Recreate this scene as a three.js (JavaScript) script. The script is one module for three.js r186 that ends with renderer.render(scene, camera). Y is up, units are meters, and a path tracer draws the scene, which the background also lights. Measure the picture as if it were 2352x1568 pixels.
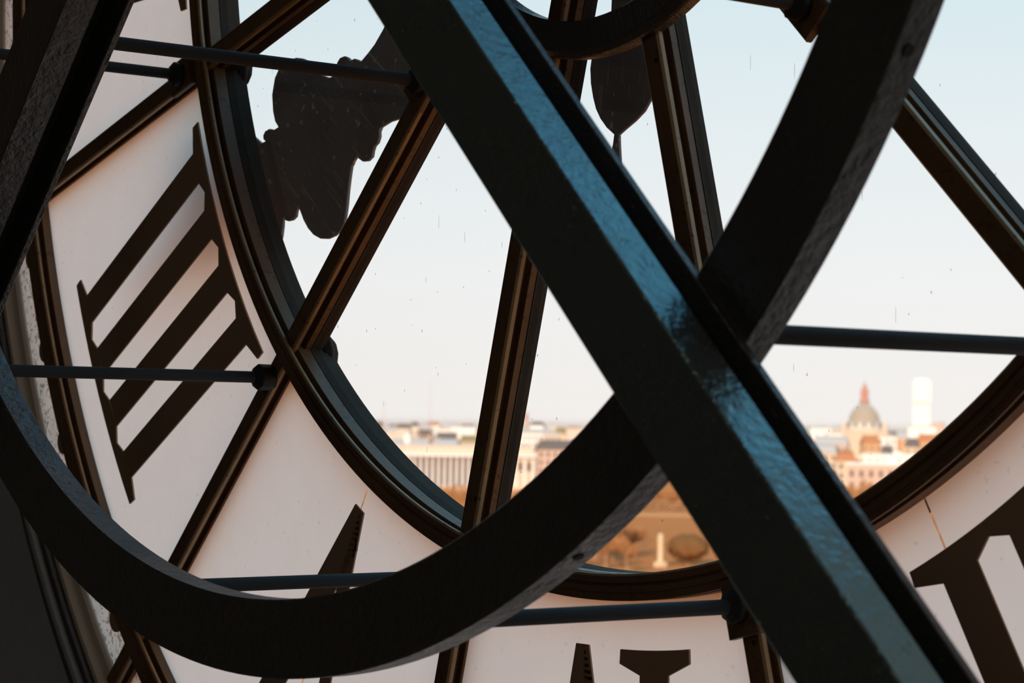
import * as THREE from 'three';
import { RectAreaLightUniformsLib } from 'three/addons/lights/RectAreaLightUniformsLib.js';
import { mergeGeometries } from 'three/addons/utils/BufferGeometryUtils.js';

// ---------------------------------------------------------------- camera, sky, sun, exposure
const S = 1.6;                 // one clock unit (radius of the inner glazing ring) in metres
const CY = 3.1;                // height of the clock's centre above the floor
const GROUND = -24;            // street level below the floor of the clock room
const H = 0.4897;              // distance of the support frame from the dial, in clock units

const scene = new THREE.Scene();
const camera = new THREE.PerspectiveCamera(17.265, 2352 / 1568, 0.05, 12000);
camera.rotation.set(0.0365809, 0.9277569, 0.0131651, 'YXZ');
camera.position.set(3.31387, 1.81227, 2.69886);
camera.focus = 4.6;
camera.userData.fStop = 6.3;
scene.add(camera);

const renderer = new THREE.WebGLRenderer();
renderer.toneMapping = THREE.LinearToneMapping;
renderer.toneMappingExposure = 1.0;
renderer.shadowMap.enabled = true;
renderer.shadowMap.type = THREE.PCFSoftShadowMap;

// clear winter sky: nearly white at the horizon, pale cyan above it, deeper blue overhead
const SKY = [[-90, .62, .52, .43], [-1, .62, .52, .43], [0, .97, .925, .89], [1.5, .955, .935, .91], [4, .93, .945, .945], [8, .82, .905, .935], [12, .70, .86, .92], [25, .52, .84, 1.02], [45, .34, .80, 1.16], [90, .24, .64, 1.04]];
{
  const w = 64, h = 1024, d = new Float32Array(w * h * 4);
  for (let y = 0; y < h; y++) {
    const el = (y + .5) / h * 180 - 90;
    let k = 0; while (k < SKY.length - 2 && SKY[k + 1][0] < el) k++;
    const a = SKY[k], b = SKY[k + 1], f = Math.min(1, Math.max(0, (el - a[0]) / (b[0] - a[0])));
    for (let x = 0; x < w; x++) { const o = (y * w + x) * 4; for (let c = 0; c < 3; c++) d[o + c] = a[c + 1] + (b[c + 1] - a[c + 1]) * f; d[o + 3] = 1; }
  }
  const t = new THREE.DataTexture(d, w, h, THREE.RGBAFormat, THREE.FloatType);
  t.mapping = THREE.EquirectangularReflectionMapping; t.magFilter = THREE.LinearFilter; t.needsUpdate = true;
  scene.background = t;
}
const sun = new THREE.DirectionalLight(new THREE.Color(1.0, .86, .70), 4.6);   // low winter sun behind the building
sun.position.set(420, 420, 620); sun.target.position.set(-300, 0, -300); sun.castShadow = true;
sun.shadow.mapSize.set(2048, 2048);
Object.assign(sun.shadow.camera, { left: -900, right: 900, top: 900, bottom: -900, near: 1, far: 3500 });
scene.add(sun, sun.target);

// unseen warm fill panels added to brighten the dim room: right wall, rear ceiling
RectAreaLightUniformsLib.init();
const ADDED_LAMPS = [
  { name: 'added_wall_light', label: 'added unseen warm fill panel on the right wall of the room', p: [8.42, 1.7, 3.2], look: [0, 2.2, 0], w: 1.5, h: 1.1, i: 1.5 },
  { name: 'added_ceiling_light', label: 'added unseen warm fill panel under the ceiling behind the viewer', p: [1.5, 6.8, 6.5], look: [1.5, 0, 6.4], w: 1.6, h: 1.2, i: 1.2 },
];
for (const l of ADDED_LAMPS) { l.light = new THREE.RectAreaLight(new THREE.Color(1, .84, .66), l.i, l.w, l.h); l.light.position.set(...l.p); l.light.lookAt(...l.look); scene.add(l.light); }

// ---------------------------------------------------------------- small helpers
let seed = 7; const rnd = () => { seed = (seed * 1664525 + 1013904223) >>> 0; return seed / 4294967296; };
const R = (deg) => deg * Math.PI / 180;
const used = new Map();
const numbered = (n) => { const k = used.get(n) ?? 0; used.set(n, k + 1); return k ? n + '_' + String(k).padStart(3, '0') : n; };
function tag(o, label, category, group) { o.userData = { label, category }; if (group) o.userData.group = group; return o; }
function thing(name, label, category, p = [0, 0, 0], turn = 0, group) {
  const o = new THREE.Group(); o.name = numbered(name); o.position.set(...p); o.rotation.y = turn; scene.add(o); return tag(o, label, category, group);
}
function part(name, geo, mat, parent, label) {
  const m = new THREE.Mesh(Array.isArray(geo) ? (geo.length > 1 ? mergeGeometries(geo) : geo[0]) : geo, mat); m.name = name; m.castShadow = m.receiveShadow = true; parent.add(m); if (label) m.userData.label = label; return m;
}
function struct(name, geo, mat) { const m = part(numbered(name), geo, mat, scene); m.userData.kind = 'structure'; return m; }

// tiling value noise
function noiseField(n, cell, sd) {
  let s = sd >>> 0; const r = () => { s = (s * 1664525 + 1013904223) >>> 0; return s / 4294967296; };
  const g = Float32Array.from({ length: cell * cell }, r), f = new Float32Array(n * n);
  for (let y = 0; y < n; y++) for (let x = 0; x < n; x++) {
    const u = x / n * cell, v = y / n * cell, i = Math.floor(u), j = Math.floor(v), a = u - i, b = v - j, sa = a * a * (3 - 2 * a), sb = b * b * (3 - 2 * b);
    const at = (p, q) => g[(q % cell) * cell + p % cell];
    f[y * n + x] = (at(i, j) * (1 - sa) + at(i + 1, j) * sa) * (1 - sb) + (at(i, j + 1) * (1 - sa) + at(i + 1, j + 1) * sa) * sb;
  }
  return f;
}
function fbm(n, cells, sd) { const f = new Float32Array(n * n); let w = 1, t = 0; cells.forEach((c, k) => { const g = noiseField(n, c, sd + k * 77); for (let i = 0; i < f.length; i++) f[i] += g[i] * w; t += w; w *= .6; }); for (let i = 0; i < f.length; i++) f[i] /= t; return f; }
function texture(n, fn, srgb, rx = 1, ry = rx) {
  const d = new Uint8Array(n * n * 4);
  for (let y = 0; y < n; y++) for (let x = 0; x < n; x++) { const c = fn(x, y, y * n + x), o = (y * n + x) * 4; for (let k = 0; k < 3; k++) d[o + k] = Math.max(0, Math.min(255, (Array.isArray(c) ? c[k] : c) * 255)); d[o + 3] = 255; }
  const t = new THREE.DataTexture(d, n, n); t.wrapS = t.wrapT = THREE.RepeatWrapping; t.magFilter = THREE.LinearFilter; t.minFilter = THREE.LinearMipmapLinearFilter; t.repeat.set(rx, ry);
  if (srgb) t.colorSpace = THREE.SRGBColorSpace; t.needsUpdate = true; return t;
}
const NF = 512, f1 = fbm(NF, [8, 16, 32, 64, 128], 11), f2 = fbm(NF, [4, 8, 64, 128, 256], 29), f3 = fbm(NF, [32, 64, 128, 256], 53);
const lin = (r, g, b) => new THREE.Color().setRGB(r, g, b);
const toS = (x) => x <= .0031308 ? x * 12.92 : 1.055 * Math.pow(x, 1 / 2.4) - .055;
const tint = (c, f) => c.map((x) => toS(Math.max(0, x * f)));
const speck = (i, lo, w) => Math.max(0, Math.min(1, (f3[i] - lo) / w));

// ---------------------------------------------------------------- materials
const paintBump = texture(NF, (x, y, i) => f1[i] * .35 + f3[i] * .65 - speck(i, .74, .04) * .35, false, 2.6);
const paintRough = texture(NF, (x, y, i) => .26 + f2[i] * .26, false, 2.2);
const beamRough = texture(NF, (x, y, i) => .18 + f2[i] * .24, false, 2.2);
const M = {};
const std = (o) => new THREE.MeshStandardMaterial(o);
const phy = (o) => new THREE.MeshPhysicalMaterial(o);
M.iron = phy({ color: 0xffffff, map: texture(NF, (x, y, i) => tint([.042, .044, .044], .8 + f2[i] * .4), true, 2.2), roughness: 1, roughnessMap: paintRough, bumpMap: paintBump, bumpScale: .004, specularIntensity: 1, specularColor: lin(.9, .97, 1), ior: 1.75 });
M.rod = phy({ color: lin(.026, .029, .031), roughness: .62, bumpMap: paintBump, bumpScale: .002, specularIntensity: .5, ior: 1.5 });
M.beam = phy({ color: 0xffffff, map: texture(NF, (x, y, i) => tint([.050, .028, .024], .8 + f2[i] * .4), true, 2.2), roughness: 1, roughnessMap: beamRough, bumpMap: paintBump, bumpScale: .0034, specularIntensity: 1, specularColor: lin(.50, .92, 1), ior: 3.2 });  // iron of one beam, its teal sky sheen pushed into the specular tint
M.bronze = phy({ color: 0xffffff, map: texture(NF, (x, y, i) => tint([.15, .083, .038], .7 + f2[i] * .6 - speck(i, .68, .04) * .35), true, 2), roughness: .5, bumpMap: paintBump, bumpScale: .0007, specularIntensity: .8 });
M.gold = phy({ color: 0xffffff, map: texture(NF, (x, y, i) => tint([.33, .22, .11], .65 + f2[i] * .7 - speck(i, .66, .05) * .5), true, 2), roughness: .45, bumpMap: paintBump, bumpScale: .0007 });  // brighter bronze: rubbed edges plus the window light they catch, painted in
M.bead = phy({ color: 0xffffff, map: texture(NF, (x, y, i) => tint([.05, .042, .034], .7 + f2[i] * .6), true, 2), roughness: .85, specularIntensity: .2, bumpMap: paintBump, bumpScale: .001 });
M.dark = std({ color: lin(.02, .019, .018), roughness: .7 });
M.numeral = phy({ color: lin(.34, .24, .17), roughness: .8, specularIntensity: .3 });
M.frost = phy({ color: 0xffffff, map: texture(NF, (x, y, i) => tint([1.0, .89, .815], .975 + f1[i] * .05 - speck(i, .77, .02) * .12), true, 2.1), roughness: 1, transmission: .93, thickness: 0, specularIntensity: .2 });
M.dirtyFrost = phy({ color: 0xffffff, map: texture(NF, (x, y, i) => tint([.86, .70, .60], .8 + f1[i] * .3 - speck(i, .57, .08) * .55), true, 3), roughness: 1, transmission: .78, thickness: 0, specularIntensity: .2 });
M.glass = phy({ color: lin(.985, .985, .985), roughness: 0, transmission: 1, thickness: 0, ior: 1.5 });
const streak = (x, y) => { const i = y * NF + x; const a = f3[((y >> 4) * NF + x) % (NF * NF)], b = f3[((y >> 3) * NF + (x * 3 + 91) % NF) % (NF * NF)]; return Math.max(0, Math.min(1, (a - .66) / .07)) * f1[i] * .8 + Math.max(0, Math.min(1, (b - .73) / .04)) * .6 + speck(i, .745, .02) * .9; };
M.hand = phy({ color: 0xffffff, map: texture(NF, (x, y, i) => { const s = streak(x, y), b = .15 + f2[i] * .12; return [b * 1.0 + s * .40, b * .98 + s * .39, b * .97 + s * .38].map(toS); }, true, 1.6), roughness: .75 });
M.handTurned = M.hand.clone(); M.handTurned.map = M.hand.map.clone(); M.handTurned.map.rotation = R(64); M.handTurned.map.needsUpdate = true;
M.plaster = std({ color: 0xffffff, map: texture(NF, (x, y, i) => tint([.42, .48, .60], .85 + f2[i] * .3), true, .5), roughness: .9 });
M.room = std({ color: 0xffffff, map: texture(NF, (x, y, i) => tint([.46, .43, .40], .9 + f2[i] * .2), true, .25), roughness: .9 });
M.floor = std({ color: 0xffffff, map: texture(NF, (x, y, i) => tint([.34, .25, .18], .8 + f1[i] * .4), true, .5), roughness: .6 });
M.stone = std({ color: 0xffffff, map: texture(NF, (x, y, i) => tint([.52, .47, .40], .8 + f1[i] * .35), true, .4), roughness: .9 });
M.fillet = std({ color: lin(.30, .34, .37), roughness: .45 });  // rim fillet: grazing sky light worked into a lighter grey
M.trim = std({ color: lin(.62, .58, .50), roughness: .6 });

// ---------------------------------------------------------------- geometry in clock units (origin = clock centre)
// image angle a: 0 points down, positive towards the left as seen from the room
const pol = (r, a, w = 0, z = 0) => [S * (-r * Math.sin(a) + w * Math.cos(a)), S * (-r * Math.cos(a) - w * Math.sin(a)), S * z];
function bevel(p, d) {
  const o = []; const n = p.length;
  for (let i = 0; i < n; i++) {
    const a = p[(i + n - 1) % n], b = p[i], c = p[(i + 1) % n], la = Math.hypot(a[0] - b[0], a[1] - b[1]), lc = Math.hypot(c[0] - b[0], c[1] - b[1]);
    const da = Math.min(d, la * .35), dc = Math.min(d, lc * .35);
    o.push([b[0] + (a[0] - b[0]) / la * da, b[1] + (a[1] - b[1]) / la * da], [b[0] + (c[0] - b[0]) / lc * dc, b[1] + (c[1] - b[1]) / lc * dc]);
  }
  return o;
}
const area2 = (p) => p.reduce((s, a, i) => { const b = p[(i + 1) % p.length]; return s + a[0] * b[1] - b[0] * a[1]; }, 0);
class Buf { constructor() { this.p = []; this.n = []; this.u = []; this.i = []; }
  v(p, n, u, w) { this.p.push(...p); this.n.push(...n); this.u.push(u, w); return this.p.length / 3 - 1; }
  quad(a, b, c, d) { this.i.push(a, b, c, a, c, d); }
  geo() { const g = new THREE.BufferGeometry(); g.setAttribute('position', new THREE.Float32BufferAttribute(this.p, 3)); g.setAttribute('normal', new THREE.Float32BufferAttribute(this.n, 3)); g.setAttribute('uv', new THREE.Float32BufferAttribute(this.u, 2)); g.setIndex(this.i); return g; } }
// closed profile [[r, z]...] swept round the clock's axis
function sweep(profile, a0 = 0, a1 = Math.PI * 2, n = 192, b = .0012) {
  let p = b ? bevel(profile, b) : profile; if (area2(p) < 0) p = p.slice().reverse();
  const B = new Buf(); let len = 0;
  for (let k = 0; k < p.length; k++) {
    const A = p[k], C = p[(k + 1) % p.length], l = Math.hypot(C[0] - A[0], C[1] - A[1]), nr = (C[1] - A[1]) / l, nz = -(C[0] - A[0]) / l; let pa, pc;
    for (let j = 0; j <= n; j++) {
      const a = a0 + (a1 - a0) * j / n, nn = [-nr * Math.sin(a), -nr * Math.cos(a), nz], u = a * S;
      const va = B.v(pol(A[0], a, 0, A[1]), nn, u, len * S), vc = B.v(pol(C[0], a, 0, C[1]), nn, u, (len + l) * S);
      if (j) B.quad(pa, pc, vc, va); pa = va; pc = vc;
    }
    len += l;
  }
  return fixWinding(B.geo());
}
function fixWinding(g) { // make each triangle agree with its normals
  const P = g.attributes.position, N = g.attributes.normal, I = g.index.array, a = new THREE.Vector3(), b = new THREE.Vector3(), c = new THREE.Vector3(), n = new THREE.Vector3();
  for (let k = 0; k < I.length; k += 3) { a.fromBufferAttribute(P, I[k]); b.fromBufferAttribute(P, I[k + 1]); c.fromBufferAttribute(P, I[k + 2]); b.sub(a); c.sub(a); b.cross(c); n.fromBufferAttribute(N, I[k]); if (b.dot(n) < 0) { const t = I[k + 1]; I[k + 1] = I[k + 2]; I[k + 2] = t; } }
  return g;
}
// closed profile [[w, z]...] run out along the radius at angle a
function bar(profile, r0, r1, a, b = .0012, seg = 1) {
  let p = b ? bevel(profile, b) : profile; if (area2(p) < 0) p = p.slice().reverse();
  const B = new Buf(); let len = 0; const t = [Math.cos(a), -Math.sin(a)];
  for (let k = 0; k < p.length; k++) {
    const A = p[k], C = p[(k + 1) % p.length], l = Math.hypot(C[0] - A[0], C[1] - A[1]), nw = (C[1] - A[1]) / l, nz = -(C[0] - A[0]) / l, nn = [nw * t[0], nw * t[1], nz];
    const q = [[r0, A, len], [r1, A, len], [r1, C, len + l], [r0, C, len + l]].map(([r, P, s]) => B.v(pol(r, a, P[0], P[1]), nn, r * S, s * S)); B.quad(...q); len += l;
  }
  const tri = THREE.ShapeUtils.triangulateShape(p.map((q) => new THREE.Vector2(...q)), []);
  for (const [r, s] of [[r0, -1], [r1, 1]]) { const nn = [-s * Math.sin(a), -s * Math.cos(a), 0], ids = p.map((q) => B.v(pol(r, a, q[0], q[1]), nn, q[0] * S, q[1] * S)); for (const f of tri) B.i.push(ids[f[0]], ids[f[1]], ids[f[2]]); }
  return fixWinding(B.geo());
}
// flat outline [[w, r]...] in the local frame at angle a, given thickness from z0 to z1
function plate(outline, a, z0, z1, b = 0) {
  const sh = new THREE.Shape(outline.map(([w, r]) => new THREE.Vector2(w * S, r * S)));
  const g = new THREE.ExtrudeGeometry(sh, { depth: (z1 - z0) * S - 2 * b, bevelEnabled: b > 0, bevelSize: b, bevelThickness: b, bevelOffset: -b, bevelSegments: 2, curveSegments: 8 });
  g.translate(0, 0, z0 * S + b); g.applyMatrix4(new THREE.Matrix4().set(Math.cos(a), -Math.sin(a), 0, 0, -Math.sin(a), -Math.cos(a), 0, 0, 0, 0, 1, 0, 0, 0, 0, 1)); // mirrored frame (w right, r outward)
  const I = g.index; if (!I) { for (const n of ['position', 'normal', 'uv']) { const A = g.attributes[n], s = A.itemSize, r = A.array; for (let k = 0; k < A.count; k += 3) for (let c = 0; c < s; c++) { const t = r[(k + 1) * s + c]; r[(k + 1) * s + c] = r[(k + 2) * s + c]; r[(k + 2) * s + c] = t; } } }
  return g;
}
// one sheet of glass, r0..r1 between two angles
function pane(r0, r1, a0, a1, z, n = 10) {
  const B = new Buf(), ids = [];
  for (let j = 0; j <= n; j++) { const a = a0 + (a1 - a0) * j / n; ids.push([r0, r1].map((r) => { const p = pol(r, a, 0, z); return B.v(p, [0, 0, 1], p[0], p[1]); })); if (j) B.quad(ids[j - 1][0], ids[j - 1][1], ids[j][1], ids[j][0]); }
  return fixWinding(B.geo());
}
// rod along the clock's axis at (r, a)
function axial(r, a, prof, seg = 18) { const g = new THREE.LatheGeometry(prof.map(([q, z]) => new THREE.Vector2(q * S, z * S)), seg); g.rotateX(Math.PI / 2); g.translate(...pol(r, a)); return g; }

// ---------------------------------------------------------------- the room
{
  const X0 = -5.5, X1 = 8.5, Z1 = 9, Y1 = 6.9, T = .35, zf = .02 * S, zb = -.22;
  const box = (x0, x1, y0, y1, z0, z1) => { const g = new THREE.BoxGeometry(x1 - x0, y1 - y0, z1 - z0); g.translate((x0 + x1) / 2, (y0 + y1) / 2, (z0 + z1) / 2); const P = g.attributes.position, N = g.attributes.normal, U = g.attributes.uv; for (let i = 0; i < P.count; i++) { const nx = Math.abs(N.getX(i)), ny = Math.abs(N.getY(i)); U.setXY(i, nx > .5 ? P.getZ(i) : P.getX(i), ny > .5 ? P.getZ(i) : P.getY(i)); } return g; };
  struct('floor', box(X0 - T, X1 + T, -T, 0, zb, Z1 + T), M.floor);
  struct('ceiling', box(X0 - T, X1 + T, Y1, Y1 + T, zb, Z1 + T), M.room);
  struct('wall_left', box(X0 - T, X0, 0, Y1, zf, Z1), M.room);
  struct('wall_right', box(X1, X1 + T, 0, Y1, zf, Z1), M.room);
  struct('wall_back', box(X0 - T, X1 + T, 0, Y1, Z1, Z1 + T), M.room);
  const sh = new THREE.Shape([[X0 - T, 0], [X1 + T, 0], [X1 + T, Y1], [X0 - T, Y1]].map((q) => new THREE.Vector2(...q)));
  const hole = new THREE.Path(); hole.absarc(0, CY, 1.842 * S, 0, Math.PI * 2, true); sh.holes.push(hole);
  const g = new THREE.ExtrudeGeometry(sh, { depth: zf - zb, bevelEnabled: false, curveSegments: 96 }); g.translate(0, 0, zb);
  struct('wall_front', g, M.plaster);
}

for (const l of ADDED_LAMPS) {
  const o = thing(l.name, l.label, 'lamp'); o.position.copy(l.light.position); o.quaternion.copy(l.light.quaternion);
  part('glow_panel', new THREE.BoxGeometry(l.w, l.h, .02).translate(0, 0, .02), std({ color: 0x111111, emissive: lin(1, .84, .66), emissiveIntensity: 2 }), o);
  part('housing', new THREE.BoxGeometry(l.w + .1, l.h + .1, .05).translate(0, 0, .055), M.dark, o);
}

// ---------------------------------------------------------------- the glazed clock dial
const clock = thing('clock_face', 'large round glazed clock dial with bronze bars and frosted panes, its numerals reversed', 'clock', [0, CY, 0]);
const ringBar = (ri, ro, zg) => [[ri, .022], [ro, .022], [ro, zg], [ri, zg], [ri, .0055], [ri + .011, .0065], [ri + .011, .0158], [ri, .0164]];
{
  // rings: moulded front with two fine grooves, a beaded inner edge and a deep quirk behind it
  const front = (ri, ro, zg) => { const m = (ri + ro) / 2; return [[ri, .0205], [ri + .0025, .022], [ri + .0105, .022], [ri + .0115, .0185], [ri + .0135, .0185], [ri + .0145, .0215], [ro - .0105, .0225], [ro - .009, .0195], [ro - .007, .0195], [ro - .0055, .0205], [ro, .0205], [ro, .0160], [ro - .0085, .0152], [ro - .0085, .0078], [ro, .0070], [ro, zg], [ri, zg], [ri, .0060], [ri + .0125, .0068], [ri + .0125, .0156], [ri, .0164]]; };
  part('inner_ring', sweep(front(.9785, 1.0098, -.0138), 0, Math.PI * 2, 240, .0005), M.bronze, clock, 'inner bronze ring between clear and frosted glass');
  part('glazing_bead', sweep([[.9785, -.0138], [1.0098, -.0138], [1.0098, -.05], [.9785, -.05]], 0, Math.PI * 2, 240), M.bead, clock.children[0]);
  part('lit_worn_edge', sweep([[.9782, .0166], [.9782, .0206], [.9805, .0223], [.9815, .0223], [.9815, .0166]], 0, Math.PI * 2, 240, .0004), M.gold, clock.children[0]);
  part('outer_ring', sweep(front(1.606, 1.650, -.02), 0, Math.PI * 2, 240, .0005), M.bronze, clock, 'outer bronze ring at the rim of the frosted panes');
  part('lit_worn_edge', sweep([[1.6057, .0166], [1.6057, .0206], [1.608, .0223], [1.609, .0223], [1.609, .0166]], 0, Math.PI * 2, 240, .0004), M.gold, clock.children[1]);
  // hub ring: black iron, chamfered on its outer edge
  part('hub_ring', sweep([[.3235, .0305], [.359, .0305], [.368, .022], [.368, .004], [.3235, .004]], 0, Math.PI * 2, 128, .002), M.iron, clock, 'small black iron ring round the hub of the dial');
  // glazing bars
  for (let k = 0; k < 12; k++) {
    const a = R(15 + 30 * k), h = .0148;
    const prof = [[-h, .012], [-h + .004, .0145], [h - .003, .0145], [h, .0125], [h, .0062], [h - .0095, .0056], [h - .0095, -.0042], [h, -.005], [h, -.0155], [-h, -.0155], [-h, -.005], [-h + .0095, -.0042], [-h + .0095, .0056], [-h, .0062]];
    const m = part('mullion', bar(prof, .075, 1.745, a, .0006), M.bronze, clock);
    for (const sd of [-1, 1]) part('lit_worn_edge', bar([[sd * (h - .0028), .0151], [sd * (h + .0003), .0126], [sd * (h + .0003), .0064], [sd * (h - .0028), .0064]], .075, 1.745, a, .0004), M.gold, m);  // edge strips: wear and a painted-in lit edge together
    part('glazing_bead', bar([[-h - .0012, -.0155], [h + .0012, -.0155], [h, -.0185], [h, -.036], [-h, -.036], [-h, -.0185]], .075, 1.745, a, .0006), M.bead, m);
    const screw = (r, w, z) => part('screw', axial(r, a, [[.0001, z - .004], [.003, z - .004], [.003, z + .0006], [.0001, z + .0012]], 10).translate(...pol(0, a, w)), M.dark, m);
    screw(1.075, .004, .0145); screw(.93, .008, .0145); screw(.40, .006, .0145);
    // ornamental boss on the weather side of each crossing
    part('boss', axial(1.004, a, [[.0001, -.066], [.026, -.064], [.031, -.059], [.030, -.051], [.039, -.049], [.042, -.045], [.039, -.042], [.034, -.040], [.034, -.036], [.0001, -.034]], 11), M.bead, clock);
  }
  // panes
  for (let k = 0; k < 12; k++) {
    const c = R(30 * k), e = R(15), q = .0012;
    if (k % 2) { part('frosted_pane', pane(1.0, 1.628, c - e, c - q, -.009), M.frost, clock); part('frosted_pane', pane(1.0, 1.628, c + q, c + e, -.009), M.frost, clock); } // two panes with an open joint
    else part('frosted_pane', pane(1.0, 1.628, c - e, c + e, -.009), M.frost, clock);
    part('clear_pane', pane(.34, .99, c - e, c + e, -.0285, 16), M.glass, clock);
    part('rim_pane', pane(1.628, 1.758, c - e, c + e, -.012), M.dirtyFrost, clock, 'speckled outermost strip of frosted glass');
  }
  { // weathering on the clear glass: flecks and short run marks
    const g = []; for (let k = 0; k < 150; k++) { const a = R(-50 + 130 * rnd()), rr = .40 + .55 * Math.sqrt(rnd()), run = rnd() < .25, L = run ? .006 + .012 * rnd() : .0012 + .0028 * rnd(), w = run ? .0005 : .0007 + .0014 * rnd(), q = pol(rr, a, 0, -.0278);
      const n = 7, sh = new THREE.Shape(Array.from({ length: n }, (_, i) => { const t = i / n * Math.PI * 2, e = .6 + .6 * rnd(); return new THREE.Vector2(Math.cos(t) * w * e, Math.sin(t) * L * e); })); const e = new THREE.ExtrudeGeometry(sh, { depth: .0005, bevelEnabled: false }); e.translate(...q); g.push(e); }
    const m = part('dirt_flecks', g, std({ color: lin(.30, .26, .22), roughness: 1, transparent: true, opacity: .3 }), clock); m.userData.kind = 'stuff';
  }
  part('hub_pane', pane(.02, .34, 0, Math.PI * 2, -.0285, 48), M.glass, clock);
  for (let k = 0; k < 60; k++) part('minute_marker', axial(1.690, R(6 * k), [[.0001, -.0105], [.0215, -.0105], [.0215, -.006], [.0001, -.006]], 18), M.numeral, clock);

  // numerals: dark plates on the frosted panes, mirrored because the dial is read from outside
  const z0 = -.0085, z1 = -.0062, s0 = -.0087, s1 = -.0059;   // serifs stand a hair proud of the strokes
  const arcPts = (R0, t0, t1, n = 6) => Array.from({ length: n + 1 }, (_, i) => { const t = t0 + (t1 - t0) * i / n; return [t, Math.sqrt(R0 * R0 - t * t)]; });
  const hw = .0252, RI = 1.0675, RO = 1.537;
  const strokeI = (c) => [[c - hw, 1.078], [c + hw, 1.078], [c + hw, 1.506], [c - hw, 1.506]];
  function serif(cs, inner) { // one slab across the ends of neighbouring strokes, with small brackets in the corners
    const T = .0605, lo = cs[0] - T, hi = cs[cs.length - 1] + T, sg = inner ? 1 : -1, base = inner ? RI : RO, y = (t, d) => Math.sqrt(base * base - t * t) + sg * d;
    const out = arcPts(base, lo, hi, 10), top = [];
    top.push([hi + .001, y(hi, .017)]);
    for (let k = cs.length - 1; k >= 0; k--) { top.push([cs[k] + hw, y(cs[k] + hw, .029)], [cs[k] - hw, y(cs[k] - hw, .029)]); if (k) { const m = (cs[k] + cs[k - 1]) / 2; top.push([m, y(m, .0165)]); } }
    top.push([lo - .001, y(lo, .017)]);
    return [...out, ...top];
  }
  const G = {
    V: (c, n, a) => { const s = (o) => part('stroke', plate(o.map(([w, r]) => [w + c, r]), a, z0, z1), M.numeral, n);
      s([[-.012, 1.067], [.003, 1.067], [.024, 1.12], [-.062, 1.508], [-.113, 1.508]]); s([[.003, 1.067], [.012, 1.067], [.105, 1.508], [.08, 1.508], [.004, 1.17]]);
      for (const [l, h] of [[-.147, -.028], [.05, .143]]) part('serif', plate([...arcPts(RO, l, h, 4), [h, 1.508], [l, 1.508]].map(([w, r]) => [w + c, r]), a, s0, s1), M.numeral, n); },
    X: (c, n, a) => { const s = (o) => part('stroke', plate(o.map(([w, r]) => [w + c, r]), a, z0, z1), M.numeral, n);
      s([[.065, 1.09], [.118, 1.09], [-.065, 1.512], [-.118, 1.512]]); s([[-.105, 1.09], [-.08, 1.09], [.105, 1.512], [.08, 1.512]]);
      for (const [l, h] of [[-.147, -.035], [.05, .143]]) { part('serif', plate([...arcPts(RO, l, h, 4), [h, 1.508], [l, 1.508]].map(([w, r]) => [w + c, r]), a, s0, s1), M.numeral, n); part('serif', plate([...arcPts(RI, -h, -l, 4), [-l, 1.093], [-h, 1.093]].map(([w, r]) => [w + c, r]), a, s0, s1), M.numeral, n); } },
  };
  const T = { I: 'I0', II: 'I-.05 I.05', III: 'I-.099 I0 I.099', IIII: 'I-.1485 I-.0495 I.0495 I.1485', V: 'V0', VI: 'V-.04 I.092', VII: 'V-.123 I.008 I.107', VIII: 'V-.172 I-.042 I.058 I.158', IX: 'I-.1 X.06', X: 'X0', XI: 'X-.06 I.1', XII: 'X-.12 I.04 I.14' };
  Object.keys(T).forEach((key, i) => {
    const a = R((6 - (i + 1)) * 30), n = new THREE.Group(); n.name = 'numeral'; n.userData.label = 'roman numeral ' + key + ' in reverse'; clock.add(n);
    const Is = []; for (const g of T[key].split(' ')) { const c = parseFloat(g.slice(1)); if (g[0] === 'I') { Is.push(c); part('stroke', plate(strokeI(c), a, z0, z1), M.numeral, n); } else G[g[0]](c, n, a); }
    if (Is.length) { part('serif', plate(serif(Is, true), a, s0, s1), M.numeral, n); part('serif', plate(serif(Is, false), a, s0, s1), M.numeral, n); }
  });
  // iron surround that holds the dial in the wall: light bead, flat, raised fillet
  part('surround', sweep([[1.752, -.05], [1.752, -.008], [1.757, -.003], [1.762, -.003], [1.764, -.007], [1.768, -.007], [1.776, .012], [1.786, .012], [1.786, -.05]], 0, Math.PI * 2, 240, .0005), M.trim, clock, 'pale stepped metal moulding round the dial');
  part('rim', sweep([[1.786, -.05], [1.786, .024], [1.842, .024], [1.842, -.05]], 0, Math.PI * 2, 240, .0015), M.iron, clock, 'flat black rim');
  part('fillet', sweep([[1.796, .0235], [1.808, .0235], [1.808, .035], [1.803, .039], [1.796, .036]], 0, Math.PI * 2, 240, .0012), M.fillet, clock, 'raised fillet on the black rim, greyed for the sky light along it');
}

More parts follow.
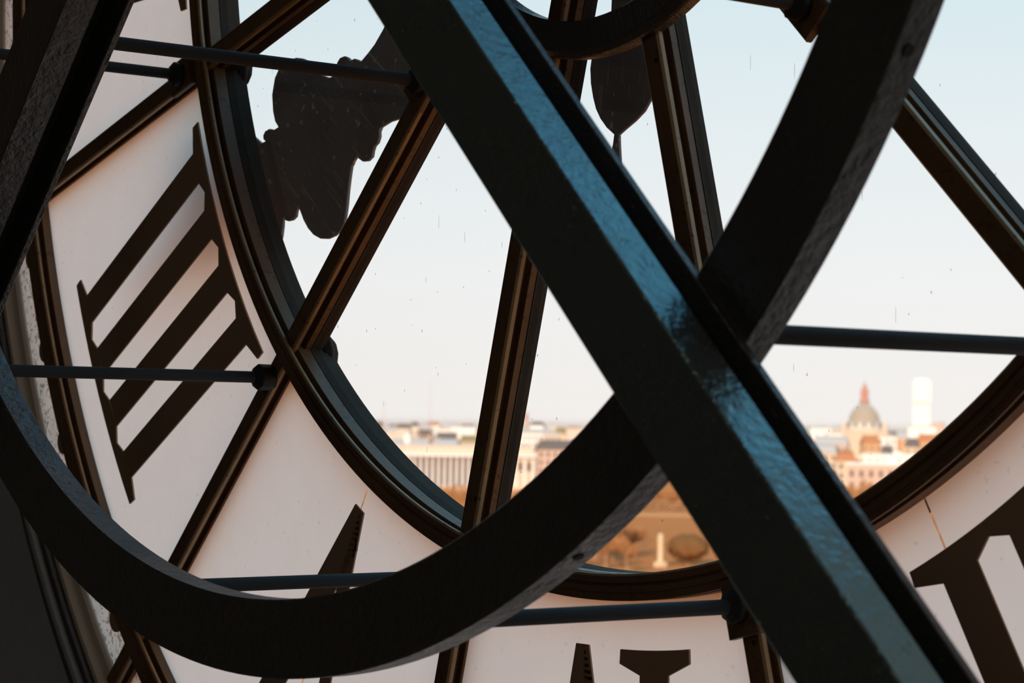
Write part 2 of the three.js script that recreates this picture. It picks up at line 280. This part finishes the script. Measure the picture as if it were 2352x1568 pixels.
// ---------------------------------------------------------------- iron support frame in front of the dial
const frame = thing('support_frame', 'black iron frame of crossed beams and a large ring before the dial', 'metal frame', [0, CY, 0]);
{
  const ring = part('ring', sweep([[.991, .4556], [1.0717, .4556], [1.0717, H], [.991, H]], 0, Math.PI * 2, 256, .0018), M.iron, frame);
  for (const [a, z] of [[-31, .474], [-60.5, .475]]) { const g = new THREE.CylinderGeometry(.0052 * S, .0056 * S, .0024 * S, 14); g.rotateZ(0); const q = pol(1.0717, R(a), 0, z); const m = new THREE.Matrix4().makeBasis(new THREE.Vector3(0, 0, 1), new THREE.Vector3(-Math.sin(R(a)), -Math.cos(R(a)), 0), new THREE.Vector3(Math.cos(R(a)), -Math.sin(R(a)), 0)); m.setPosition(...q); g.applyMatrix4(m); part('hole_disc', g, M.dark, ring); }  // dark discs put in for the shade of open bolt holes
  for (const d of [-45, 45, 135, -135]) {
    const a = R(d), b = new THREE.Group(); b.name = 'beam'; frame.add(b);
    const l = -.052, r = .0277, c = (l + r) / 2;
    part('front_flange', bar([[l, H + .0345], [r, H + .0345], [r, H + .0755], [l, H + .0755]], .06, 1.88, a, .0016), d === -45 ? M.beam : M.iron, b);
    part('web', bar([[c - .007, H + .007], [c + .007, H + .007], [c + .007, H + .036], [c - .007, H + .036]], .06, 1.88, a, .001), M.iron, b);
    part('rear_flange', bar([[l, H - .001], [d === 45 ? .0405 : r, H - .001], [d === 45 ? .0405 : r, H + .0075], [l, H + .0075]], .06, 1.88, a, .001), M.iron, b);
    part('foot', axial(1.862, a, [[.0001, .0195], [.05, .0195], [.05, .028], [.022, .032], [.022, H - .001], [.0001, H - .001]], 20), M.iron, b);
  }
  part('hub_plate', axial(0, 0, [[.0001, H + .0005], [.13, H + .0005], [.13, H + .08], [.0001, H + .08]], 40), M.iron, frame);
  // tie rods from the frame to the glazing bars
  const rod = (r, d, zEnd, k) => {
    const a = R(d), t = part('tie_rod', axial(r, a, [[.0001, .02], [.0084, .02], [.0084, zEnd], [.0001, zEnd]], 20), M.rod, frame);
    part('clamp', axial(r, a, [[.0001, .0125], [.0188, .0125], [.0192, .035], [.0180, .0368], [.0088, .0435], [.0083, .0445], [.0001, .0445]], 8), M.rod, t);
    if (k) part('fixing_plate', bar([[-.025, .0145], [.025, .0145], [.025, .0235], [.021, .0255], [-.021, .0255], [-.025, .0235]], r - .031, r + .033, a, .0012), M.bronze, t);
  };
  for (let k = 0; k < 12; k++) rod({ 0: 1.035, 1: 1.05, 2: 1.05, 10: 1.031, 11: 1.034 }[k] ?? 1.04, 15 + 30 * k, .456, k !== 1);
  for (const d of [-45, 45, 135, -135]) rod(.504, d, H - .001, true);
}

// ---------------------------------------------------------------- clock hands on the weather side
{
  // long hand: a broad blade with scrolled lobes, pointing between the numerals III and IIII; outline [[across, outwards]...]
  const outline = [[-.05, .09], [-.05, .36], [-.075, .43], [-.088, .52], [-.084, .60], [-.070, .655], [-.062, .678], [-.055, .704], [-.053, .724], [-.052, .745], [-.058, .750], [-.066, .759], [-.069, .769], [-.076, .772], [-.084, .780], [-.088, .791], [-.086, .800], [-.082, .806], [-.071, .810], [-.077, .829], [-.092, .845], [-.116, .856], [-.133, .870], [-.146, .883], [-.157, .898], [-.164, .914], [-.1695, .930], [-.169, .946], [-.162, .964], [-.142, .982], [-.117, .990], [-.099, .991], [-.086, .986], [-.089, .999], [-.098, 1.011], [-.101, 1.023], [-.098, 1.031], [-.092, 1.033], [-.086, 1.029], [-.090, 1.041], [-.100, 1.048], [-.115, 1.059], [-.126, 1.074], [-.134, 1.090], [-.137, 1.106], [-.133, 1.125], [-.120, 1.140], [-.100, 1.150], [-.078, 1.152], [-.062, 1.148], [-.052, 1.165], [-.046, 1.20], [-.03, 1.30], [-.008, 1.40], [.014, 1.30], [.030, 1.20], [.036, 1.165], [.046, 1.148], [.058, 1.140], [.072, 1.125], [.082, 1.108], [.087, 1.090], [.089, 1.075], [.083, 1.058], [.074, 1.047], [.061, 1.037], [.051, 1.032], [.052, 1.027], [.057, 1.027], [.062, 1.021], [.067, 1.009], [.067, .998], [.060, .992], [.056, .984], [.065, .983], [.083, .980], [.101, .974], [.118, .964], [.132, .950], [.143, .931], [.148, .913], [.149, .896], [.143, .881], [.123, .865], [.102, .851], [.085, .838], [.077, .831], [.072, .819], [.070, .808], [.076, .809], [.085, .802], [.092, .789], [.092, .777], [.085, .771], [.081, .765], [.081, .756], [.075, .748], [.068, .745], [.065, .739], [.070, .715], [.078, .695], [.090, .650], [.098, .58], [.090, .50], [.064, .42], [.05, .36], [.05, .09]];
  const hub = (z0, z1, r) => axial(0, 0, [[.0001, z0], [r, z0], [r, z1], [.0001, z1]], 40);
  const h1 = thing('minute_hand', 'broad grey clock hand with scrolled lobes on its edges, behind the clear panes', 'clock hand', [0, CY, 0]);
  part('blade', plate(outline, R(64.3), -.106, -.1, .003), M.handTurned, h1); part('hub', hub(-.112, -.098, .14), M.hand, h1); part('spindle', hub(-.14, -.0275, .03), M.dark, h1);
  // short hand: a spear leaf above the V between the bars
  const leaf = [[-.04, .08], [-.035, .26], [-.032, .305], [-.040, .312], [-.056, .335], [-.0635, .357], [-.0645, .371], [-.061, .389], [-.054, .407], [-.0465, .421], [-.036, .433], [-.022, .444], [-.0065, .452], [-.0075, .464], [-.011, .482], [-.016, .53], [-.018, .57], [-.010, .62], [0, .66], [.010, .62], [.016, .57], [.014, .53], [.009, .482], [.005, .464], [.003, .452], [.014, .445], [.031, .435], [.047, .423], [.058, .408], [.066, .385], [.068, .365], [.063, .340], [.050, .318], [.034, .305], [.036, .26], [.04, .08]];
  const h2 = thing('hour_hand', 'dark spear shaped clock hand hanging below the small hub ring behind the glass', 'clock hand', [0, CY, 0]);
  part('blade', plate(leaf, R(6.5), -.065, -.06, .003), M.hand, h2); part('hub', hub(-.07, -.057, .115), M.hand, h2);
}
// ---------------------------------------------------------------- the city outside, seen from 24 m up
const EYE = camera.position;
const spot = (bearing, dist) => [EYE.x - Math.sin(R(bearing)) * dist, GROUND, EYE.z - Math.cos(R(bearing)) * dist];
const C = {
  white: new THREE.MeshLambertMaterial({ color: lin(.80, .74, .68) }), cream: new THREE.MeshLambertMaterial({ color: lin(.64, .51, .41) }), sand: new THREE.MeshLambertMaterial({ color: lin(.64, .47, .34) }),
  orange: new THREE.MeshLambertMaterial({ color: lin(.62, .36, .20) }), rose: new THREE.MeshLambertMaterial({ color: lin(.60, .40, .31) }), brown: new THREE.MeshLambertMaterial({ color: lin(.34, .20, .13) }),
  zinc: new THREE.MeshLambertMaterial({ color: lin(.44, .40, .38) }), slate: new THREE.MeshLambertMaterial({ color: lin(.16, .125, .11) }), tile: new THREE.MeshLambertMaterial({ color: lin(.46, .19, .09) }), olive: new THREE.MeshLambertMaterial({ color: lin(.27, .20, .11) }),
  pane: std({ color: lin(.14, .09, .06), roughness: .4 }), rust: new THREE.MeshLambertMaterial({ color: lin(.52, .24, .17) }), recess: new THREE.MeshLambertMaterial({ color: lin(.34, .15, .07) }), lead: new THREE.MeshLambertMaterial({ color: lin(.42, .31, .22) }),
  twig: new THREE.MeshLambertMaterial({ color: lin(.52, .235, .095) }), bark: new THREE.MeshLambertMaterial({ color: lin(.40, .22, .12) }), evergreen: new THREE.MeshLambertMaterial({ color: lin(.19, .085, .032) }), gravel: new THREE.MeshLambertMaterial({ color: lin(.70, .31, .125) }), earth: new THREE.MeshLambertMaterial({ color: lin(.57, .19, .066) }), pale: new THREE.MeshLambertMaterial({ color: lin(.74, .52, .32) }),
};
const boxAt = (w, h, d, x, y, z) => { const g = new THREE.BoxGeometry(w, h, d); g.translate(x, y, z); return g; };
{
  const g = new THREE.CircleGeometry(9000, 96); g.rotateX(-Math.PI / 2); g.translate(0, GROUND, 0); struct('ground', g, C.earth);
  const [x, y, z] = spot(49.5, 655), p = new THREE.BoxGeometry(190, .12, 17); const m = struct('garden_path', p, C.gravel); m.position.set(x, y + .08, z); m.rotation.y = R(49.5 + 1.5);
}
const winGeo = new THREE.BoxGeometry(1.1, 1.9, .25);
function house(bearing, dist, w, h, kind, wall, roof, label, group, name = 'city_building') {
  const [x, y, z] = spot(bearing, dist + 6), o = thing(name, label, 'building', [x, y, z], R(bearing) + (rnd() - .5) * .3, group), D = 12;
  if (kind === 'block') {
    part('wall', boxAt(w, h - .6, D, 0, (h - .6) / 2, 0), C[wall], o);
    part('roof', [boxAt(w + .5, .6, D + .5, 0, h - .3, 0), boxAt(Math.min(2.4, w * .3), 1.3, 2, w * .2, h + .5, -2)], C[roof], o);
  } else {
    const rh = Math.min(4.2, h * .2), wh = h - rh, cs = Math.max(.5, Math.min(1.6, w * .16));
    part('wall', boxAt(w, wh, D, 0, wh / 2, 0), C[wall], o);
    const P = [[w / 2 + .3, D / 2 + .3, wh], [w / 2 - cs * .5, D / 2 - 1.2, wh + rh * .7], [w / 2 - cs, D / 2 - 4, h]], B = new Buf(), ids = P.map(([a, b, c]) => [[-a, c, b], [a, c, b], [a, c, -b], [-a, c, -b]]);
    const face = (q) => { const u = new THREE.Vector3(...q[1]).sub(new THREE.Vector3(...q[0])), v = new THREE.Vector3(...q[2]).sub(new THREE.Vector3(...q[0])), n = u.cross(v).normalize().toArray(); B.quad(...q.map((t) => B.v(t, n, t[0], t[1]))); };
    for (let k = 0; k < 2; k++) for (let j = 0; j < 4; j++) face([ids[k][j], ids[k][(j + 1) % 4], ids[k + 1][(j + 1) % 4], ids[k + 1][j]]);
    face(ids[2]); part('roof', B.geo(), C[roof], o);
    for (const s of w > 7 ? [-1, 1] : [1]) part('chimney', boxAt(.9, 2.6, 1.8, s * (w / 2 - 1.1), h - .3, -1), C[wall], o);
  }
  if (dist < 1320 && w > 5) for (let r = 0; r < 3; r++) { const n = Math.max(2, Math.floor(w / 2.6)), wy = (kind === 'block' ? h - 3 : h * .8 - 2) - r * 3.3; if (wy > 3) for (let c = 0; c < n; c++) { const m = part('window', winGeo, C.pane, o); m.position.set((c - (n - 1) / 2) * w / n, wy, D / 2 + .02); } }
  return o;
}
{
  const list = [
    [56.665, 1500, 14.2, 21.1, "block", "white", "zinc", "broad plain white block at the far left of the skyline, behind the pediment"],
    [56.657, 2300, 19.1, 26.6, "mansard", "brown", "slate", "brown roofed far block above the plain white block at the skyline left"],
    [56.207, 1900, 10.3, 22.3, "mansard", "cream", "zinc", "small cream block with dark roof just right of the white block"],
    [55.871, 2100, 12.6, 24.5, "mansard", "cream", "slate", "pale far block with dark slate roof left of the long low terrace"],
    [55.601, 2300, 8.0, 26.3, "mansard", "cream", "slate", "tallest dark roofed house in the far row above the colonnade"],
    [55.323, 2000, 12.4, 24.8, "mansard", "cream", "zinc", "long pale house with flat grey roof at the right of the dark row"],
    [55.343, 1500, 10.4, 21.3, "mansard", "cream", "slate", "cream house with dark roof line above the orange tiled roof"],
    [55.347, 1250, 8.9, 18.7, "mansard", "cream", "tile", "house with a bright orange tiled roof over the colonnade"],
    [55.451, 1130, 10.5, 18.0, "mansard", "sand", "zinc", "low house with long grey zinc roof directly behind the colonnade"],
    [56.026, 1150, 7.1, 17.3, "mansard", "sand", "zinc", "small grey roofed house behind the colonnade beside the pediment"],
    [55.768, 1350, 3.9, 20.0, "block", "white", "zinc", "narrow white house between two grey roofs over the colonnade"],
    [54.939, 1800, 12.2, 21.2, "block", "white", "zinc", "low white far block right of the dark roof row"],
    [54.788, 1350, 13.6, 20.1, "mansard", "sand", "slate", "sand house with steep dark slate roof right of the orange tiled roof"],
    [54.381, 2000, 22.4, 22.9, "block", "white", "zinc", "wide white far block beside the thin glazing bar"],
    [54.211, 1250, 10.6, 19.2, "mansard", "sand", "olive", "house with an olive green roof next to the glazing bar"],
    [54.764, 1120, 12.1, 17.8, "mansard", "sand", "zinc", "pale low roof behind the colonnade under the slate roof"],
    [52.755, 1150, 16.7, 21.7, "block", "white", "zinc", "bright white flat block right of the glazing bar"],
    [52.529, 1900, 33.1, 21.7, "mansard", "sand", "zinc", "long hazy sand coloured house behind the bright white block"],
    [52.15, 1250, 11.6, 21.0, "block", "cream", "zinc", "cream flat roofed house right of the bright white block"],
    [51.892, 1500, 7.3, 23.9, "mansard", "sand", "olive", "sand house with tall brown chimney stack near the big ring"],
    [51.199, 1700, 32.9, 23.3, "block", "cream", "zinc", "far cream terrace running behind the big iron ring"],
    [51.96, 930, 17.6, 19.2, "mansard", "rose", "slate", "rose coloured palace wing with large grey roof right of the colonnade"],
    [50.809, 1000, 21.2, 21.1, "mansard", "sand", "zinc", "sand palace wing half hidden behind the big iron ring"],
    [45.349, 1500, 13.7, 26.2, "block", "white", "zinc", "white flat roofed block left of the church dome"],
    [44.989, 1300, 8.4, 23.3, "block", "white", "zinc", "small white house at the foot of the dome on its left"],
    [45.053, 1100, 17.1, 21.9, "mansard", "rose", "zinc", "rose house with pale zinc roof below the dome"],
    [45.231, 950, 11.7, 19.3, "mansard", "sand", "zinc", "wide sand terrace house beside the diagonal beam"],
    [44.692, 800, 6.7, 18.0, "mansard", "sand", "tile", "low house with brown red roof below the dome"],
    [44.078, 1150, 9.1, 22.3, "mansard", "orange", "tile", "orange gabled house in front of the dome on its right"],
    [43.673, 1200, 9.7, 22.0, "block", "white", "zinc", "square white block right below the dome"],
    [43.666, 900, 4.4, 19.2, "mansard", "sand", "slate", "sand house with dark grey gable below the square white block"],
    [43.307, 1300, 7.1, 24.5, "mansard", "orange", "zinc", "orange tower house between the dome and the white tower"],
    [43.032, 1100, 6.6, 21.4, "mansard", "sand", "slate", "house with big grey slate roof below the white tower"],
    [42.798, 1900, 22.8, 28.1, "block", "white", "zinc", "low white podium block at the foot of the white tower"],
    [42.625, 1200, 11.7, 23.2, "mansard", "orange", "tile", "orange house with brown roof right of the slate roof"],
    [42.391, 2100, 11.0, 32.2, "block", "rose", "zinc", "small rose coloured far block right of the white tower"],
    [41.866, 1500, 25.1, 26.3, "block", "cream", "zinc", "cream far terrace running behind the right bronze ring"],
    [43.659, 720, 16.9, 17.3, "block", "sand", "white", "long sand coloured terrace with white edge under the grey roofs"],
    [43.873, 640, 16.3, 16.1, "block", "rose", "white", "rose garden terrace with a white top edge in front of the balustrade"]
  ];
  for (const r of list) house(...r);
  for (let k = 0; k < 92; k++) house(25 + k * .45 + rnd() * .04, 2480 + (k % 2) * 60, 13 + rnd() * 4.5, 22 + rnd() * 7, 'mansard', ['cream', 'white', 'sand'][k % 3], ['zinc', 'slate', 'zinc', 'tile'][k % 4], 'small hazy house in the farthest row of the city, along the skyline', 'farthest houses along the skyline', 'far_house');
}
{ // colonnaded palace front
  const D = 750, k = D / 5164, [x, y, z] = spot(54.55, D + 5), o = thing('palace', 'long pale stone palace with tall columns and a pediment above brown trees', 'building', [x, y, z], R(54.55));
  const X = (px) => (px - 1051) * k;
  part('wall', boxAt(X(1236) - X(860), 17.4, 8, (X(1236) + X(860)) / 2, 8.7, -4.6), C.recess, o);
  part('podium', boxAt(X(1236) - X(860), 4.6, 5, (X(1236) + X(860)) / 2, 2.3, 1.2), C.sand, o);
  part('entablature', [boxAt(X(1236) - X(866), 1.3, 5.2, (X(1236) + X(866)) / 2, 15.3, 1.4), boxAt(X(1237) - X(864), .4, 6, (X(1236) + X(866)) / 2, 16.1, 1.5)], C.white, o);
  part('attic', boxAt(X(1232) - X(872), 1.9, 3, (X(1232) + X(872)) / 2, 17.2, -.2), C.sand, o);
  const col = new THREE.LatheGeometry([[.62, 0], [.62, .3], [.5, .5], [.5, 5], [.42, 9.4], [.58, 9.7], [.62, 10]].map((q) => new THREE.Vector2(...q)), 14);
  for (let i = 0; i < 15; i++) { const m = part('column', col, C.white, o); m.position.set(X(957 + 13.8 * i), 4.6, 2.8); }
  for (const [a, b] of [[866, 948], [1170, 1234]]) { // end pavilions
    const pv = part('pavilion', boxAt(X(b) - X(a), 10, 3, (X(a) + X(b)) / 2, 9.6, 1), C.sand, o);
    for (let q = a + 10; q < b; q += 20) { const m = part('window', new THREE.BoxGeometry(1.5, 3, .3), C.pane, pv); m.position.set(X(q), 11.6, 2.5); const n = part('pilaster', new THREE.BoxGeometry(.75, 10, .4), C.white, pv); n.position.set(X(q + 10), 9.6, 2.6); }
  }
  const tri = new THREE.Shape([[-4.2, 0], [4.2, 0], [0, 2.1]].map((q) => new THREE.Vector2(...q))), g = new THREE.ExtrudeGeometry(tri, { depth: 2.4, bevelEnabled: false }); g.translate(X(901), 16.4, 1.6); part('pediment', g, C.cream, o);
  part('roof', boxAt(X(1226) - X(880), .8, 7, (X(1226) + X(880)) / 2, 18.2, -5), C.zinc, o);
}
{ // church with a ribbed dome and a tall lantern
  const D = 1900, [x, y, z] = spot(44.23, D), k = D / 5164, o = thing('domed_church', 'grey ribbed church dome with tall rust red lantern rising above the city roofs', 'church', [x, y, z], R(44.23)), up = (py) => 25.8 + (985 - py) * k;
  const lathe = (pts, n) => new THREE.LatheGeometry(pts.map((q) => new THREE.Vector2(...q)), n);
  part('nave', boxAt(104 * k, up(992), 34, 0, up(992) / 2, 0), C.sand, o);
  part('drum', lathe([[.01, up(1002)], [44 * k, up(1002)], [44 * k, up(984)], [40 * k, up(983)], [38 * k, up(970)], [.01, up(970)]], 28), C.cream, o);
  for (let i = 0; i < 12; i++) { const a = i / 12 * Math.PI * 2, m = part('window', new THREE.BoxGeometry(2, 3.6, .8), C.pane, o); m.position.set(Math.sin(a) * 38.6 * k, up(977), Math.cos(a) * 38.6 * k); m.rotation.y = a; }
  for (const s of [-1, 1]) part('turret', lathe([[.01, up(1000)], [7 * k, up(1000)], [7 * k, up(979)], [8 * k, up(978)], [5 * k, up(972)], [.01, up(964)]], 12).translate(s * 46 * k, 0, 6), C.cream, o);
  const dome = part('dome', lathe([[34 * k, up(970)], [33.5 * k, up(963)], [31 * k, up(954)], [26 * k, up(945)], [19 * k, up(937)], [11 * k, up(930)], [9 * k, up(926)], [.01, up(925)]], 32), C.lead, o);
  const rib = new THREE.TubeGeometry(new THREE.CatmullRomCurve3([[34.5, 970], [34, 963], [31.5, 954], [26.5, 945], [19.5, 937], [11, 930]].map(([r, p]) => new THREE.Vector3(r * k, up(p), 0))), 10, .45, 5);
  for (let i = 0; i < 16; i++) { const m = part('rib', rib, C.zinc, dome); m.rotation.y = i / 16 * Math.PI * 2; }
  const ln = part('lantern', lathe([[11 * k, up(926)], [11.5 * k, up(922)], [8.5 * k, up(919)], [8 * k, up(904)], [9.5 * k, up(902)], [7 * k, up(896)], [4.5 * k, up(890)], [2 * k, up(884)], [.01, up(876)]], 16), C.rust, o, 'rust red lantern and spire');
}
{ // slab tower on the right
  const D = 3400, [x, y, z] = spot(42.82, D), k = D / 5164, o = thing('tower_block', 'tall plain white tower block standing alone on the skyline right of the dome', 'tower', [x, y, z], R(42.82)), up = (py) => 25.8 + (985 - py) * k;
  part('shaft', boxAt(37 * k, up(928), 22, 0, up(928) / 2, 0), C.white, o); part('service_floor', boxAt(41 * k, 4 * k, 23, 0, up(926), 0), C.cream, o); part('upper_shaft', boxAt(39 * k, 48 * k, 22, 1.5 * k, up(900), 0), C.white, o); part('roof_plant', boxAt(28 * k, 5 * k, 14, 0, up(874), 0), C.white, o);
}
{ // red and white chimney, and two masts
  const D = 2400, k = D / 5164, up = (py) => 25.8 + (985 - py) * k, [x, y, z] = spot(52.761, D), o = thing('factory_chimney', 'slim red banded chimney on the skyline just right of the glazing bar', 'chimney', [x, y, z]);
  part('shaft', new THREE.CylinderGeometry(4.2 * k, 5 * k, up(960), 14).translate(0, up(960) / 2, 0), C.rose, o); part('band', new THREE.CylinderGeometry(4.5 * k, 4.6 * k, 9 * k, 14).translate(0, up(970), 0), C.rust, o); part('rim', new THREE.CylinderGeometry(4.8 * k, 4.6 * k, 2 * k, 14).translate(0, up(959), 0), C.rose, o);
  for (const [b, py, l] of [[55.218, 890, 'thin lattice mast rising from the skyline left of the glazing bar'], [56.4, 938, 'short thin mast over the far white block at the skyline left']]) {
    const [mx, my, mz] = spot(b, 2000), kk = 2000 / 5164, h = 25.8 + (985 - py) * kk, m = thing('radio_mast', l, 'mast', [mx, my, mz]);
    part('pole', new THREE.CylinderGeometry(.12, .45, h, 6).translate(0, h / 2, 0), C.rose, m); part('crossarm', boxAt(2.2, .25, .25, 0, h * .72, 0), C.rose, m);
  }
}
{ // balustrade in front of the terrace on the right
  const o = thing('balustrade', 'pale stone balustrade of square posts along the terrace below the slate roofs', 'balustrade', spot(43.62, 690), R(43.62)), k = 690 / 5164, h0 = 15.4;
  part('base', boxAt(118 * k, h0, 1.2, 0, h0 / 2, -.3), C.sand, o); part('coping', boxAt(120 * k, .45, 1.3, 0, 25.8 - 60 * k + .2, 0), C.white, o);
  for (let i = 0; i < 7; i++) { const m = part('post', new THREE.BoxGeometry(10.5 * k, 2, .9), C.white, o); m.position.set((i - 3) * 16.6 * k, h0 + 1, 0); }
}
// bare winter trees of the garden: trunk, boughs and a haze of twigs, four shapes shared by all
function treeShape(h, n, sd) {
  let s = sd; const r = () => { s = (s * 1664525 + 1013904223) >>> 0; return s / 4294967296; };
  const boughs = [new THREE.CylinderGeometry(h * .016, h * .028, h * .42, 7).translate(0, h * .21, 0)], B = new Buf(), tips = [];
  for (let i = 0; i < 11; i++) { const a = i * 2.4, lean = .25 + r() * .75, y0 = h * (.26 + r() * .16), L = h * (.34 + r() * .22), d = new THREE.Vector3(Math.cos(a) * Math.sin(lean), Math.cos(lean), Math.sin(a) * Math.sin(lean)); const g = new THREE.CylinderGeometry(h * .004, h * .011, L, 5); g.translate(0, L / 2, 0); g.applyQuaternion(new THREE.Quaternion().setFromUnitVectors(new THREE.Vector3(0, 1, 0), d)); g.translate(0, y0, 0); boughs.push(g); tips.push([y0, L, d]); }
  for (let i = 0; i < n; i++) {
    const [y0, L, d] = tips[i % tips.length], t = .3 + r() * .8, p = d.clone().multiplyScalar(L * t); p.y += y0; const q = new THREE.Vector3(r() - .5, r() * .8 - .1, r() - .5).normalize().addScaledVector(d, .5).normalize(), l = h * (.06 + r() * .1), w = h * .006;
    const side = new THREE.Vector3(r() - .5, r() - .5, r() - .5).cross(q).normalize().multiplyScalar(w), nn = side.clone().cross(q).normalize().toArray(), e = p.clone().addScaledVector(q, l);
    const a = B.v(p.clone().sub(side).toArray(), nn, 0, 0), b = B.v(p.clone().add(side).toArray(), nn, 1, 0), c = B.v(e.toArray(), nn, 0, 1); B.i.push(a, b, c);
  }
  return { boughs: mergeGeometries(boughs), twigs: B.geo() };
}
{
  const kinds = [0, 1, 2, 3].map((k) => treeShape(10, 2400, 101 + k * 31)); let first = 0;
  const zones = [[50.6, 60, 150, 425, 610], [41, 47.2, 60, 460, 600], [47.0, 51.8, 110, 396, 520], [46, 52, 80, 672, 800]];
  zones.forEach(([b0, b1, n, d0, d1], zi) => {
    const stood = [];
    for (let i = 0; i < n; i++) {
      const b = b0 + (b1 - b0) * (i + rnd()) / n, d = d0 + (d1 - d0) * rnd(), cap = zi === 2 ? Math.min(7.2, 25.8 - .0435 * d) : zi === 3 ? 25.8 - .0262 * d : zi === 1 ? 25.8 - (b > 44.0 ? .0205 : .0245) * d : 25.8 - .0255 * d, h = Math.max(3.5, cap * (.84 + rnd() * .16)), k = kinds[(i + zi) % 4];
      if (zi === 2 && (Math.abs(b - 49.32) < .42 || Math.abs(b - 48.62) < .62)) continue;
      const at = spot(b, d); if (stood.some(([p, q]) => Math.hypot(p[0] - at[0], p[2] - at[2]) < .3 * (q + h) * .85)) continue; stood.push([at, h]);
      const o = thing('bare_tree', ['bare brown winter tree in the garden below the palace colonnade', 'bare brown winter tree on the right, below the domed church', 'low bare winter tree in front of the pale garden path', 'bare winter tree in the row beyond the pale garden path'][zi], 'tree', spot(b, d), rnd() * 6, ['trees below the palace colonnade', 'trees below the domed church', 'low trees in front of the garden path', 'trees beyond the garden path'][zi]);
      o.scale.setScalar(h / 10); part('trunk', k.boughs, C.bark, o); part('crown', k.twigs, C.twig, o);
    }
  });
  // clipped evergreen and the pale pillar beside it
  const e = thing('clipped_tree', 'dark dense clipped tree with rounded top right of the pale garden pillar', 'tree', spot(48.62, 424)), ico = new THREE.IcosahedronGeometry(1, 5), P = ico.attributes.position;
  for (let i = 0; i < P.count; i++) { const v = new THREE.Vector3().fromBufferAttribute(P, i), n = 1 + .07 * Math.sin(v.x * 9 + v.y * 5) * Math.cos(v.z * 8) + .03 * Math.sin(v.y * 31 + v.x * 23) * Math.cos(v.z * 27); P.setXYZ(i, v.x * 4.3 * n, 3.1 + v.y * 2.5 * n, v.z * 3.6 * n); }
  ico.computeVertexNormals(); part('crown', ico, C.evergreen, e); part('trunk', new THREE.CylinderGeometry(.3, .4, 1.6, 8).translate(0, .8, 0), C.bark, e);
  const q = thing('garden_pillar', 'slender pale stone pillar with an urn on top, standing among the low trees', 'pillar', spot(49.32, 414));
  const la = (p, n) => new THREE.LatheGeometry(p.map((t) => new THREE.Vector2(...t)), n);
  part('plinth', boxAt(1.7, .9, 1.7, 0, .45, 0), C.pale, q); part('shaft', la([[.62, .9], [.5, 1.2], [.46, 4.7], [.6, 5]], 16), C.pale, q); part('urn', la([[.7, 5], [.7, 5.15], [.25, 5.3], [.5, 5.65], [.42, 5.95], [.01, 6.1]], 16), C.pale, q);
}
renderer.render(scene, camera);
